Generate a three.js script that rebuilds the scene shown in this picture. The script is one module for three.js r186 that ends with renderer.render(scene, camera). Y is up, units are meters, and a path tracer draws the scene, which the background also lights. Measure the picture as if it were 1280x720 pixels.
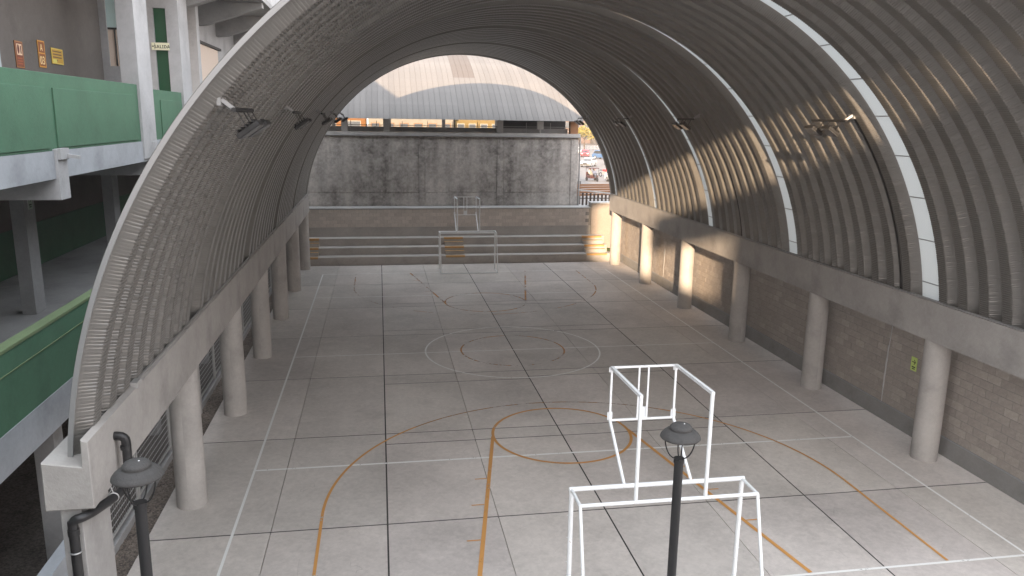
import * as THREE from 'three';
import { mergeGeometries } from 'three/addons/utils/BufferGeometryUtils.js';
import { RoundedBoxGeometry } from 'three/addons/geometries/RoundedBoxGeometry.js';

// ---------------------------------------------------------------- camera, sky, sun, exposure
const scene = new THREE.Scene();
const camera = new THREE.PerspectiveCamera(2 * Math.atan(360 / 976.08) * 180 / Math.PI, 16 / 9, 0.1, 1500);
camera.position.set(0, 8, 0);
camera.rotation.order = 'YXZ';
camera.rotation.set(-0.21436, -0.1690, 0.01484);
scene.add(camera);

const SUN = new THREE.Vector3(0.31, -0.23, -1).normalize();       // the way the light travels
{
  const W = 512, H = 256, d = new Float32Array(W * H * 4);
  for (let j = 0; j < H; j++) for (let i = 0; i < W; i++) {
    const lat = ((j + 0.5) / H - 0.5) * Math.PI, lon = ((i + 0.5) / W - 0.5) * 2 * Math.PI;
    const dir = [Math.cos(lat) * Math.cos(lon), Math.sin(lat), Math.cos(lat) * Math.sin(lon)];
    const up = Math.max(0, dir[1]);
    const k = Math.pow(1 - up, 2.6);
    const c = Math.max(0, -(dir[0] * SUN.x + dir[1] * SUN.y + dir[2] * SUN.z));
    const glow = 0.55 * Math.pow(c, 6) + 0.25 * Math.pow(c, 1.5);
    const z = [0.86, 0.93, 1.02], h = [1.10, 0.96, 0.88], g = [1.0, 0.72, 0.50];
    for (let q = 0; q < 3; q++) d[(j * W + i) * 4 + q] = z[q] * (1 - k) + h[q] * k + g[q] * glow * (0.35 + 0.65 * k);
    d[(j * W + i) * 4 + 3] = 1;
  }
  const sky = new THREE.DataTexture(d, W, H, THREE.RGBAFormat, THREE.FloatType);
  sky.mapping = THREE.EquirectangularReflectionMapping; sky.magFilter = THREE.LinearFilter; sky.minFilter = THREE.LinearFilter;
  sky.needsUpdate = true;
  scene.background = sky; scene.environment = sky;
}
const sun = new THREE.DirectionalLight(new THREE.Color(1, 0.74, 0.50), 4.6);
sun.position.copy(SUN).multiplyScalar(-120).add(new THREE.Vector3(5, 0, -25));
sun.target.position.set(5, 0, -25);
sun.castShadow = true; sun.shadow.radius = 1.6; sun.shadow.mapSize.set(4096, 4096);
Object.assign(sun.shadow.camera, { left: -70, right: 70, top: 70, bottom: -70, near: 1, far: 400 });
scene.add(sun, sun.target);
scene.fog = new THREE.FogExp2(new THREE.Color(0.90, 0.80, 0.74), 0.0006);

const renderer = new THREE.WebGLRenderer({ antialias: true });
renderer.toneMapping = THREE.LinearToneMapping;
renderer.toneMappingExposure = 3.1;
renderer.shadowMap.enabled = true;

// ---------------------------------------------------------------- helpers
let seedState = 12345;
const rnd = () => { seedState = (seedState * 1664525 + 1013904223) >>> 0; return seedState / 4294967296; };
const rr = (a, b) => a + (b - a) * rnd();
const names = new Map(), base = new Map();
const numbered = n => { const k = names.get(n) || 0; names.set(n, k + 1); return k ? n + '_' + String(k).padStart(3, '0') : n; };
function thing(name, label, category, at = [0, 0, 0], group) {
  const o = new THREE.Group(); o.name = numbered(name); o.position.set(...at); scene.add(o);
  o.userData.label = label; o.userData.category = category; if (group) o.userData.group = group;
  base.set(o, at); return o;
}
function structure(name, at = [0, 0, 0], label) {
  const o = new THREE.Group(); o.name = numbered(name); o.position.set(...at); scene.add(o);
  o.userData.kind = 'structure'; if (label) o.userData.label = label; base.set(o, at); return o;
}
// geometry is given in world coordinates (of an unturned thing) and moved to the parent's origin
function part(name, geo, mat, parent, label) {
  const p = base.get(parent) || [0, 0, 0];
  geo.translate(-p[0], -p[1], -p[2]);
  const m = new THREE.Mesh(geo, mat); m.name = name; m.castShadow = m.receiveShadow = true;
  parent.add(m); base.set(m, p); if (label) m.userData.label = label;
  return m;
}
function shared(name, geo, mat, parent, x, y, z) {
  const p = base.get(parent) || [0, 0, 0];
  const m = new THREE.Mesh(geo, mat); m.name = name; m.position.set(x - p[0], y - p[1], z - p[2]);
  m.castShadow = m.receiveShadow = true; parent.add(m); return m;
}
function lone(name, geo, mat, label, category, group) {   // a thing that is one mesh, geometry in world coordinates
  geo.computeBoundingBox(); const b = geo.boundingBox;
  const c = [(b.min.x + b.max.x) / 2, b.min.y, (b.min.z + b.max.z) / 2];
  geo.translate(-c[0], -c[1], -c[2]);
  const m = new THREE.Mesh(geo, mat); m.name = numbered(name); m.position.set(...c); m.castShadow = m.receiveShadow = true; scene.add(m);
  m.userData.label = label; m.userData.category = category; if (group) m.userData.group = group; return m;
}
function clone(src, name, at, turn, label) {
  const c = src.clone(); c.name = numbered(name); c.userData = { ...src.userData }; c.position.set(...at); c.rotation.y = turn || 0;
  if (label) c.userData.label = label; scene.add(c); return c;
}
function metric(geo, sx = 0, sy = 0) {      // uv in metres from the face's main direction
  const g = geo.index ? geo.toNonIndexed() : geo, p = g.attributes.position, n = g.attributes.normal;
  const uv = new Float32Array(p.count * 2);
  for (let i = 0; i < p.count; i += 3) {
    let ax = 0, ay = 0, az = 0;
    for (let k = 0; k < 3; k++) { ax += n.getX(i + k); ay += n.getY(i + k); az += n.getZ(i + k); }
    ax = Math.abs(ax); ay = Math.abs(ay); az = Math.abs(az);
    for (let k = 0; k < 3; k++) {
      const x = p.getX(i + k), y = p.getY(i + k), z = p.getZ(i + k);
      let u, v;
      if (ay >= ax && ay >= az) { u = x; v = z; } else if (ax >= az) { u = z; v = y; } else { u = x; v = y; }
      uv[(i + k) * 2] = u + sx; uv[(i + k) * 2 + 1] = v + sy;
    }
  }
  g.setAttribute('uv', new THREE.BufferAttribute(uv, 2)); return g;
}
function bx(x0, x1, y0, y1, z0, z1, r = 0) {
  const w = Math.abs(x1 - x0), h = Math.abs(y1 - y0), d = Math.abs(z1 - z0);
  const g = r ? new RoundedBoxGeometry(w, h, d, 1, r) : new THREE.BoxGeometry(w, h, d);
  g.translate((x0 + x1) / 2, (y0 + y1) / 2, (z0 + z1) / 2); return metric(g);
}
const V = (x, y, z) => new THREE.Vector3(x, y, z);
function bar(a, b, r, n = 10) {     // round bar from a to b
  const A = V(...a), B = V(...b), L = A.distanceTo(B), g = new THREE.CylinderGeometry(r, r, L, n);
  g.applyQuaternion(new THREE.Quaternion().setFromUnitVectors(V(0, 1, 0), B.clone().sub(A).normalize()));
  g.translate((A.x + B.x) / 2, (A.y + B.y) / 2, (A.z + B.z) / 2); return metric(g);
}
function sbar(a, b, w, h) {         // square bar from a to b
  const A = V(...a), B = V(...b), L = A.distanceTo(B), g = new THREE.BoxGeometry(w, h || w, L);
  const m = new THREE.Matrix4().lookAt(A, B, Math.abs(B.y - A.y) > 0.95 * L ? V(0, 0, 1) : V(0, 1, 0));
  g.applyMatrix4(m); g.translate((A.x + B.x) / 2, (A.y + B.y) / 2, (A.z + B.z) / 2); return metric(g);
}
function tube(pts, r, n = 40, k = 10, t = 0.2) { return metric(new THREE.TubeGeometry(new THREE.CatmullRomCurve3(pts.map(p => V(...p)), false, 'catmullrom', t), n, r, k)); }
const merge = a => mergeGeometries(a.map(g => { const h = g.index ? g.toNonIndexed() : g; for (const k of Object.keys(h.attributes)) if (!['position', 'normal', 'uv', 'color'].includes(k)) h.deleteAttribute(k); return h; }));
function extrudeZ(pts, z0, z1, bevel = 0) {   // outline in x, y drawn out along z
  const s = new THREE.Shape(pts.map(p => new THREE.Vector2(...p)));
  const g = new THREE.ExtrudeGeometry(s, { depth: Math.abs(z1 - z0) - 2 * bevel, bevelEnabled: bevel > 0, bevelSize: bevel, bevelThickness: bevel, bevelOffset: -bevel, bevelSegments: 1 });
  g.translate(0, 0, Math.min(z0, z1) + bevel); return metric(g);
}
const lin = (r, g, b) => new THREE.Color().setRGB(r, g, b);

// ---------------------------------------------------------------- textures
function field(n, seed, cells, oct, gain = 0.5) {     // tiling noise, about -1 .. 1
  const out = new Float32Array(n * n); let amp = 1, tot = 0, c = cells, s = seed;
  for (let o = 0; o < oct; o++) {
    const g = new Float32Array(c * c);
    for (let i = 0; i < g.length; i++) { s = (s * 1664525 + 1013904223) >>> 0; g[i] = s / 2147483648 - 1; }
    const xi = new Int32Array(n), xj = new Int32Array(n), xf = new Float32Array(n);
    for (let i = 0; i < n; i++) { const t = i * c / n, a = Math.floor(t), f = t - a; xi[i] = a % c; xj[i] = (a + 1) % c; xf[i] = f * f * (3 - 2 * f); }
    for (let y = 0; y < n; y++) {
      const r0 = xi[y] * c, r1 = xj[y] * c, fy = xf[y];
      for (let x = 0; x < n; x++) {
        const fx = xf[x], a = g[r0 + xi[x]], b = g[r0 + xj[x]], e = g[r1 + xi[x]], f = g[r1 + xj[x]];
        out[y * n + x] += amp * ((a + (b - a) * fx) * (1 - fy) + (e + (f - e) * fx) * fy);
      }
    }
    tot += amp; amp *= gain; c *= 2; if (c > n) break;
  }
  for (let i = 0; i < out.length; i++) out[i] /= tot * 0.6;
  return out;
}
const enc = v => { v = Math.min(1, Math.max(0, v)); return 255 * (v <= 0.0031308 ? v * 12.92 : 1.055 * Math.pow(v, 1 / 2.4) - 0.055); };
function tex(n, fn, metres, srgb = true) {
  const d = new Uint8Array(n * n * 4);
  for (let y = 0; y < n; y++) for (let x = 0; x < n; x++) {
    const c = fn(y * n + x, x, y), i = (y * n + x) * 4;
    if (typeof c === 'number') { const v = srgb ? enc(c) : 255 * Math.min(1, Math.max(0, c)); d[i] = d[i + 1] = d[i + 2] = v; }
    else for (let k = 0; k < 3; k++) d[i + k] = srgb ? enc(c[k]) : 255 * Math.min(1, Math.max(0, c[k]));
    d[i + 3] = 255;
  }
  const t = new THREE.DataTexture(d, n, n, THREE.RGBAFormat); if (srgb) t.colorSpace = THREE.SRGBColorSpace;
  t.wrapS = t.wrapT = THREE.RepeatWrapping; t.magFilter = THREE.LinearFilter; t.minFilter = THREE.LinearMipmapLinearFilter; t.generateMipmaps = true;
  t.repeat.set(1 / metres, 1 / metres); t.needsUpdate = true; return t;
}
const sstep = (a, b, x) => { const t = Math.min(1, Math.max(0, (x - a) / (b - a))); return t * t * (3 - 2 * t); };
const F1 = field(1024, 11, 4, 7), F2 = field(1024, 77, 8, 6, 0.6), F3 = field(1024, 301, 64, 4, 0.7), F4 = field(1024, 999, 3, 6, 0.55);
// bare trowelled concrete of the court: broad clouds, darker blotches, grain
const B1 = field(2048, 5, 5, 8, 0.55), B2 = field(2048, 51, 12, 6, 0.6), B3 = field(2048, 510, 200, 3, 0.8);
const scuff = new Float32Array(2048 * 2048);        // rubber scuffs, scratches, trowel arcs and a few hair cracks
{
  const dot = (x, y, v) => { const i = ((y | 0) & 2047) * 2048 + ((x | 0) & 2047); if (Math.abs(scuff[i]) < Math.abs(v)) scuff[i] = v; };
  for (let k = 0; k < 900; k++) { let x = rr(0, 2048), y = rr(0, 2048), a = rr(0, 6.28); const n = rr(8, 90), c = rr(-0.03, 0.03), v = rnd() < 0.6 ? -rr(0.04, 0.2) : rr(0.03, 0.14); for (let i = 0; i < n; i++) { x += Math.cos(a); y += Math.sin(a); a += c; const q = v * Math.sin(Math.PI * i / n); dot(x, y, q); if (k % 3 === 0) dot(x + 1, y, q * 0.7); } }
  for (let k = 0; k < 26; k++) { let x = rr(0, 2048), y = rr(0, 2048), a = rr(0, 6.28); for (let i = 0; i < rr(60, 260); i++) { x += Math.cos(a); y += Math.sin(a); a += rr(-0.5, 0.5); dot(x, y, -0.32); } }
}
const floorMap = tex(2048, i => {
  const s = 1 + 0.17 * B1[i] + 0.13 * B2[i] + 0.08 * B3[i] - 0.20 * sstep(0.45, 0.95, B2[i] * 0.6 + B1[i] * 0.5) + 0.14 * sstep(0.45, 0.9, -B2[i]) + scuff[i];
  return [0.70 * s, 0.67 * s, 0.645 * s];
}, 17.3);
const floorRough = tex(1024, i => [0, 0.72 + 0.14 * F2[i], 0], 8.1, false);
const concMap = tex(1024, i => { const s = 1 + 0.10 * F1[i] + 0.06 * F2[i] + 0.05 * F3[i] - 0.14 * sstep(0.55, 1, F4[i]); return 0.72 * s; }, 3.7);
const concBump = tex(1024, i => 0.5 + 0.25 * F3[i] + 0.2 * F2[i], 1.9, false);
const stainMap = tex(1024, (i, x, y) => {            // old rendered wall, blotched by damp
  const s = 0.66 + 0.18 * F1[i] + 0.26 * F2[i] + 0.12 * F3[i] + 0.14 * F2[((y >> 3) & 1023) * 1024 + ((x * 2) & 1023)] - 0.18 * sstep(0.0, 0.35, F2[i] * 0.7 + F4[i] * 0.5) + 0.12 * sstep(0.25, 0.6, -F2[i]);
  return [0.72 * Math.max(0.18, s), 0.70 * Math.max(0.18, s), 0.685 * Math.max(0.18, s)];
}, 7.3);
const metalMap = tex(1024, i => { const s = 0.9 + 0.07 * F1[i] + 0.03 * F3[i] - 0.05 * sstep(0.4, 0.9, F2[i]); return [0.78 * s, 0.765 * s, 0.745 * s]; }, 5.3);
const metalRough = tex(1024, i => [0, 0.55 + 0.05 * F2[i] + 0.02 * F1[i], 0], 2.3, false);
const blockMap = tex(1024, i => { const s = 0.95 + 0.09 * F3[i] + 0.03 * F2[i]; return [0.72 * s, 0.695 * s, 0.67 * s]; }, 2.7);
const gravelMap = tex(1024, i => { const s = 0.75 + 0.5 * F3[i] + 0.2 * F2[i]; return [0.62 * s, 0.57 * s, 0.52 * s]; }, 2.2);
const gravelBump = tex(1024, i => 0.5 + 0.5 * F3[i], 2.2, false);
const wearMap = tex(1024, i => sstep(-1.15, -0.75, 0.75 * F2[i] + 0.6 * F3[i] + 0.5 * F1[i]), 2.1, false);
const wornMap = tex(1024, i => 0.85 * sstep(-0.05, 0.9, 0.7 * F2[i] + 0.5 * F3[i] + 0.8 * F4[i]), 4.3, false);

const faintMap = tex(1024, i => 0.6 * sstep(-0.7, 0.5, 0.7 * F2[i] + 0.5 * F3[i] + 0.8 * F4[i]), 3.1, false);
const paintMap = tex(1024, i => { const r = sstep(0.75, 0.95, F3[i] * 0.6 + F2[i] * 0.55), d = 0.95 + 0.05 * F2[i]; return [d * (1 - 0.55 * r), d * (1 - 0.75 * r), d * (1 - 0.85 * r)]; }, 1.3);
const M = (o) => new THREE.MeshStandardMaterial(o);
const mat = {
  beam: M({ color: lin(0.52, 0.495, 0.47), map: concMap, bumpMap: concBump, bumpScale: 0.004, roughness: 0.88 }),
  column: M({ color: lin(0.58, 0.55, 0.52), map: concMap, bumpMap: concBump, bumpScale: 0.003, roughness: 0.85 }),
  pier: M({ color: lin(0.50, 0.485, 0.47), map: concMap, bumpMap: concBump, bumpScale: 0.003, roughness: 0.85 }),
  steel: M({ color: lin(0.245, 0.24, 0.23), map: metalMap, metalness: 0.35, roughness: 0.6, roughnessMap: metalRough }),
  steelTrim: M({ color: lin(0.30, 0.30, 0.30), metalness: 0.4, roughness: 0.5 }),
  sheetSky: new THREE.MeshPhysicalMaterial({ color: lin(0.66, 0.70, 0.70), transmission: 0.24, thickness: 0, roughness: 1 }),
  plinth: M({ color: lin(0.36, 0.35, 0.335), map: concMap, bumpMap: concBump, bumpScale: 0.004, roughness: 0.92 }),
  mortar: M({ color: lin(0.25, 0.24, 0.23), roughness: 0.95 }),
  white: M({ color: lin(0.80, 0.82, 0.83), map: paintMap, roughness: 0.5 }),
  black: M({ color: lin(0.016, 0.016, 0.017), roughness: 0.6 }),
  lampCap: M({ color: lin(0.06, 0.057, 0.055), map: concMap, bumpMap: gravelBump, bumpScale: 0.004, roughness: 0.75 }),
  pvc: M({ color: lin(0.016, 0.016, 0.017), roughness: 0.42 }),
  clampM: M({ color: lin(0.55, 0.55, 0.55), metalness: 0.8, roughness: 0.4 }),
  fence: M({ color: lin(0.30, 0.30, 0.30), metalness: 0.3, roughness: 0.55 }),
  fencePost: M({ color: lin(0.42, 0.42, 0.41), metalness: 0.3, roughness: 0.55 }),
  gravel: M({ color: lin(0.30, 0.27, 0.25), map: gravelMap, bumpMap: gravelBump, bumpScale: 0.02, roughness: 0.98 }),
  ground: M({ color: lin(0.16, 0.15, 0.145), map: gravelMap, roughness: 0.95 }),
  yard: M({ color: lin(0.25, 0.23, 0.22), map: concMap, roughness: 0.92 }),
  paintW: M({ color: lin(0.80, 0.80, 0.78), roughness: 0.7, alphaMap: wearMap, transparent: true }),
  paintO: M({ color: lin(0.58, 0.285, 0.08), roughness: 0.7, alphaMap: wearMap, transparent: true }),
  paintOworn: M({ color: lin(0.58, 0.27, 0.08), roughness: 0.7, alphaMap: wornMap, transparent: true }),
  paintOfaint: M({ color: lin(0.58, 0.30, 0.10), roughness: 0.7, alphaMap: faintMap, transparent: true }),
  paintWworn: M({ color: lin(0.74, 0.73, 0.71), roughness: 0.7, alphaMap: wornMap, transparent: true }),
  riser: M({ color: lin(0.56, 0.525, 0.49), map: concMap, bumpMap: concBump, bumpScale: 0.004, roughness: 0.92 }),
  tread: M({ color: lin(0.64, 0.61, 0.58), map: concMap, roughness: 0.85 }),
  orange: M({ color: lin(0.66, 0.38, 0.13), map: concMap, roughness: 0.7 }),
  oldWall: M({ color: lin(0.90, 0.87, 0.84), map: stainMap, bumpMap: concBump, bumpScale: 0.01, roughness: 0.94 }),
  oldPale: M({ color: lin(1.0, 0.97, 0.94), map: stainMap, bumpMap: concBump, bumpScale: 0.006, roughness: 0.94 }),
  coping: M({ color: lin(0.62, 0.61, 0.60), map: concMap, roughness: 0.8 }),
  darkLine: M({ color: lin(0.04, 0.04, 0.04), roughness: 0.8 }),
  hallRoof: M({ color: lin(0.225, 0.215, 0.21), map: metalMap, metalness: 0.0, roughness: 0.8 }),
  hallSheet: M({ color: lin(0.115, 0.098, 0.088), roughness: 0.8 }),
  green: M({ color: lin(0.085, 0.22, 0.13), map: concMap, bumpMap: concBump, bumpScale: 0.002, roughness: 0.75 }),
  greenCap: M({ color: lin(0.20, 0.28, 0.14), map: concMap, roughness: 0.8 }),
  greenDark: M({ color: lin(0.035, 0.075, 0.030), map: concMap, roughness: 0.8 }),
  doorGreen: M({ color: lin(0.012, 0.085, 0.035), roughness: 0.55 }),
  render: M({ color: lin(0.60, 0.60, 0.61), map: concMap, roughness: 0.85 }),
  slabEdge: M({ color: lin(0.52, 0.55, 0.59), map: concMap, roughness: 0.85 }),
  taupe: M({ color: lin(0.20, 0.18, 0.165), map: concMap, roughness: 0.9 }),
  darkConc: M({ color: lin(0.22, 0.22, 0.22), map: concMap, roughness: 0.9 }),
  softGrey: M({ color: lin(0.42, 0.42, 0.42), map: concMap, roughness: 0.88 }),
  glass: new THREE.MeshPhysicalMaterial({ color: lin(0.62, 0.80, 0.78), roughness: 0.15, metalness: 0 }),
  blind: M({ color: lin(0.75, 0.62, 0.52), roughness: 0.8 }),
  cornerWall: M({ color: lin(0.44, 0.40, 0.365), map: blockMap, bumpMap: concBump, bumpScale: 0.004, roughness: 0.92 }),
  brick: M({ color: lin(0.30, 0.16, 0.09), roughness: 0.9 }),
};

// ---------------------------------------------------------------- ground
{
  const g = structure('ground', [0, -0.09, 0]);
  const pl = metric(new THREE.PlaneGeometry(1600, 1600).rotateX(-Math.PI / 2)); pl.translate(0, -0.09, 0);
  part('ground_sheet', pl, mat.ground, g);
  const fc = structure('forecourt', [4, -0.08, 2]); part('paving', bx(-5.0, 40, -0.088, -0.004, -5.0, 11.5), mat.yard, fc);
  const y = structure('car_park', [40, -0.08, -140]);
  part('paving', bx(13.9, 140, -0.085, -0.004, -48.5, -240), mat.yard, y);
}

// ---------------------------------------------------------------- court floor: single slabs and painted lines
const ZJ = [-5.2, -9.85, -14.5, -19.12, -23.8, -28.47, -32.96, -37.7, -42.78];
{
  const fl = structure('court_floor', [4.5, 0, -26]);
  const tones = [0.98, 1.02, 0.955, 1.0, 1.05, 0.99, 0.935].map((t, k) => M({ color: lin(0.80 * t, 0.775 * t * (1 - 0.006 * (k % 3)), 0.75 * t * (1 - 0.01 * (k % 2))), map: floorMap, roughness: 0.95, roughnessMap: floorRough, bumpMap: concBump, bumpScale: 0.0015 }));
  const main = [-4.55, 0.015, 4.53, 9.05, 13.57];
  for (let c = 0; c < 4; c++) {
    const x0 = main[c], x1 = main[c + 1], mid = (x0 + x1) / 2 + [0.02, -0.01, 0.015, 0][c];
    const extra = (c === 1 || c === 2) ? [-18.45, c === 1 ? -22.98 : -23.2, -29.12, -33.55] : [];
    const cuts = [...ZJ, ...extra].sort((a, b) => b - a);
    for (let k = 0; k + 1 < cuts.length; k++) for (let h = 0; h < 2; h++) {
      const a = h ? mid + 0.007 : x0 + (c ? 0.017 : 0), b = h ? x1 - (c < 3 ? 0.017 : 0) : mid - 0.007;
      const zA = cuts[k] - 0.021, zB = cuts[k + 1] + 0.021;
      const g = bx(a, b, -0.085, 0, zA, zB);
      const uv = g.attributes.uv, dx = rr(0, 17), dz = rr(-0.4, 0.4); for (let i = 0; i < uv.count; i++) uv.setXY(i, uv.getX(i) + dz + (c * 2 + h) * 0.001, uv.getY(i) + dx * (k % 2 ? 0.02 : 0.03));
      part('slab', g, tones[Math.floor(rnd() * tones.length)], fl);
    }
  }
  // dark filler in the joints between the slabs
  const fill = [0.035, 0.05, 0.075].map(v => M({ color: lin(v, v * 0.96, v * 0.9), roughness: 0.9 }));
  for (const x of main.slice(1, 4)) part('joint_filler', bx(x - 0.017, x + 0.017, -0.08, -0.004, ZJ[0], ZJ[8]), fill[0], fl);
  for (let c = 0; c < 4; c++) {
    const extra = (c === 1 || c === 2) ? [-18.45, c === 1 ? -22.98 : -23.2, -29.12, -33.55] : [];
    for (const z of [...ZJ.slice(1, 8), ...extra]) part('joint_filler', bx(main[c] + 0.018, main[c + 1] - 0.018, -0.08, -0.004, z - 0.021, z + 0.021), fill[Math.floor(rnd() * 3)], fl);
  }
  const line = (x0, x1, z0, z1, m = mat.paintW, y = 0.004) => { const g = new THREE.PlaneGeometry(Math.abs(x1 - x0), Math.abs(z1 - z0)).rotateX(-Math.PI / 2); g.translate((x0 + x1) / 2, y, (z0 + z1) / 2); part('painted_line', metric(g), m, fl); };
  const ring = (cx, cz, r, w, m, a0 = 0, a1 = Math.PI * 2, y = 0.008) => { const g = new THREE.RingGeometry(r - w / 2, r + w / 2, 96, 1, a0, a1 - a0).rotateX(-Math.PI / 2); g.translate(cx, y, cz); part('painted_line', metric(g), m, fl); };
  const XL = -2.97, XR = 12.04, w = 0.055;
  line(XL - w / 2, XL + w / 2, -40.38, -11.64, mat.paintW); line(XR - w / 2, XR + w / 2, -40.38, -11.64, mat.paintW);
  line(XL, XR, -11.61, -11.67); line(XL, XR, -40.36, -40.41, mat.paintW);
  line(XL, XR, -17.315, -17.385); line(XL, XR, -26.08, -26.13, mat.paintW); line(XL, XR, -34.98, -35.03, mat.paintW);
  ring(4.51, -26.1, 3.06, 0.055, mat.paintW); ring(4.51, -26.1, 1.82, 0.06, mat.paintOworn);
  for (const s of [1, -1]) {                   // two basketball ends, the far one nearly worn away
    const zb = s > 0 ? -11.68 : -40.34, m = s > 0 ? mat.paintO : mat.paintOworn, wd = 0.085;
    const z = d => zb - s * d;
    ring(4.53, z(6.86), 1.79, 0.075, m);
    for (const q of [-1, 1]) {
      const A = V(4.53 + q * 1.8, 0, z(6.9)), B = V(4.53 + q * 3.05, 0, z(0)), L = A.distanceTo(B);
      const g = new THREE.PlaneGeometry(wd, L).rotateX(-Math.PI / 2); g.rotateY(Math.atan2(B.x - A.x, B.z - A.z)); g.translate((A.x + B.x) / 2, 0.008, (A.z + B.z) / 2);
      part('painted_line', metric(g), m, fl);
      for (const t of [1.95, 3.35, 4.55]) { const x = 4.53 + q * (1.8 + 1.25 * (6.9 - t) / 6.9); line(x + q * 0.05, x + q * 0.32, z(t) - 0.02, z(t) + 0.02, m, 0.008); }
      line(4.53 + q * 5.83 - 0.03, 4.53 + q * 5.83 + 0.03, z(3.3), z(0), m, 0.008);
    }
    const a0 = s > 0 ? 0 : Math.PI;
    ring(4.53, z(3.3), 5.83, 0.055, s > 0 ? mat.paintO : mat.paintOworn, a0, a0 + Math.PI * 0.32); ring(4.53, z(3.3), 5.83, 0.05, s > 0 ? mat.paintOfaint : mat.paintOworn, a0 + Math.PI * 0.32, a0 + Math.PI * 0.72); ring(4.53, z(3.3), 5.83, 0.06, s > 0 ? mat.paintO : mat.paintOworn, a0 + Math.PI * 0.72, a0 + Math.PI);
  }
  const gs = structure('gravel_strip', [-4.75, 0, -26]);
  const gg = new THREE.PlaneGeometry(0.42, 33, 8, 500).rotateX(-Math.PI / 2); const gp = gg.attributes.position;
  for (let i = 0; i < gp.count; i++) gp.setY(i, -0.03 + rr(-0.018, 0.018));
  gg.computeVertexNormals(); gg.translate(-4.77, 0, -26.4); part('gravel_bed', metric(gg), mat.gravel, gs);
}

// ---------------------------------------------------------------- vault: beams, columns, steel arches, skylights
const CX = 4.51, CY = 2.83, RI = 8.36, RO = 8.56, PITCH = 0.638, ZF = -10.27, NP = 51;
const beamPts = [[-4.30, 3.0], [-3.71, 3.0], [-3.71, 3.92], [-3.80, 3.95], [-3.815, 3.58], [-4.29, 3.66]];
for (const s of [1, -1]) {
  const pts = s > 0 ? beamPts : beamPts.map(p => [2 * CX - p[0], p[1]]).reverse();
  const t = thing('edge_beam', s > 0 ? 'long concrete edge beam carrying the vault along the wire fence side' : 'long concrete edge beam carrying the vault along the block wall side', 'beam', [s > 0 ? -4 : 13.02, 3, -26.2]);
  part('beam', extrudeZ(pts, -9.98, -42.45, 0.012), mat.beam, t);
  const xi = s > 0 ? -3.74 : 2 * CX + 3.74;
  part('flashing', bx(xi - 0.02, xi - (s > 0 ? 1 : -1) * 0.05, 3.935, 3.968, -12.3, -42.4), mat.fence, t);
  part('drain_block', bx(xi - 0.055, xi + 0.055, 3.90, 4.0, -12.02, -12.26, 0.008), mat.pier, t);
  for (let k = 1; k < 10; k++) { const z = -12.1 - k * 3.19; part('anchor_plate', bx(xi - 0.01, xi + 0.045, 3.90, 3.945, z, z - 0.16, 0.006), mat.pier, t); }
}
const ord = ['first', 'second', 'third', 'fourth', 'fifth', 'sixth'];
for (const s of [0, 1]) for (let k = 0; k < 6; k++) {
  const x = s ? 13.03 : -4.013, z = -(15.636 + 0.29 + k * 5.195);
  const g = new THREE.CylinderGeometry(0.298, 0.303, 3.03, 40, 1, true); g.translate(x, 1.495, z);
  const p = g.attributes.position, uv = g.attributes.uv; for (let i = 0; i < p.count; i++) uv.setXY(i, uv.getX(i) * 1.9 + k * 0.77 + s, p.getY(i) + k * 1.3);
  const lbl = `round concrete column under the beam on the ${s ? 'block wall' : 'wire fence'} side, ${ord[5 - k]} from the bleachers`;
  lone('round_column', g, mat.column, lbl, 'column', 'round columns under the edge beams');
}
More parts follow.
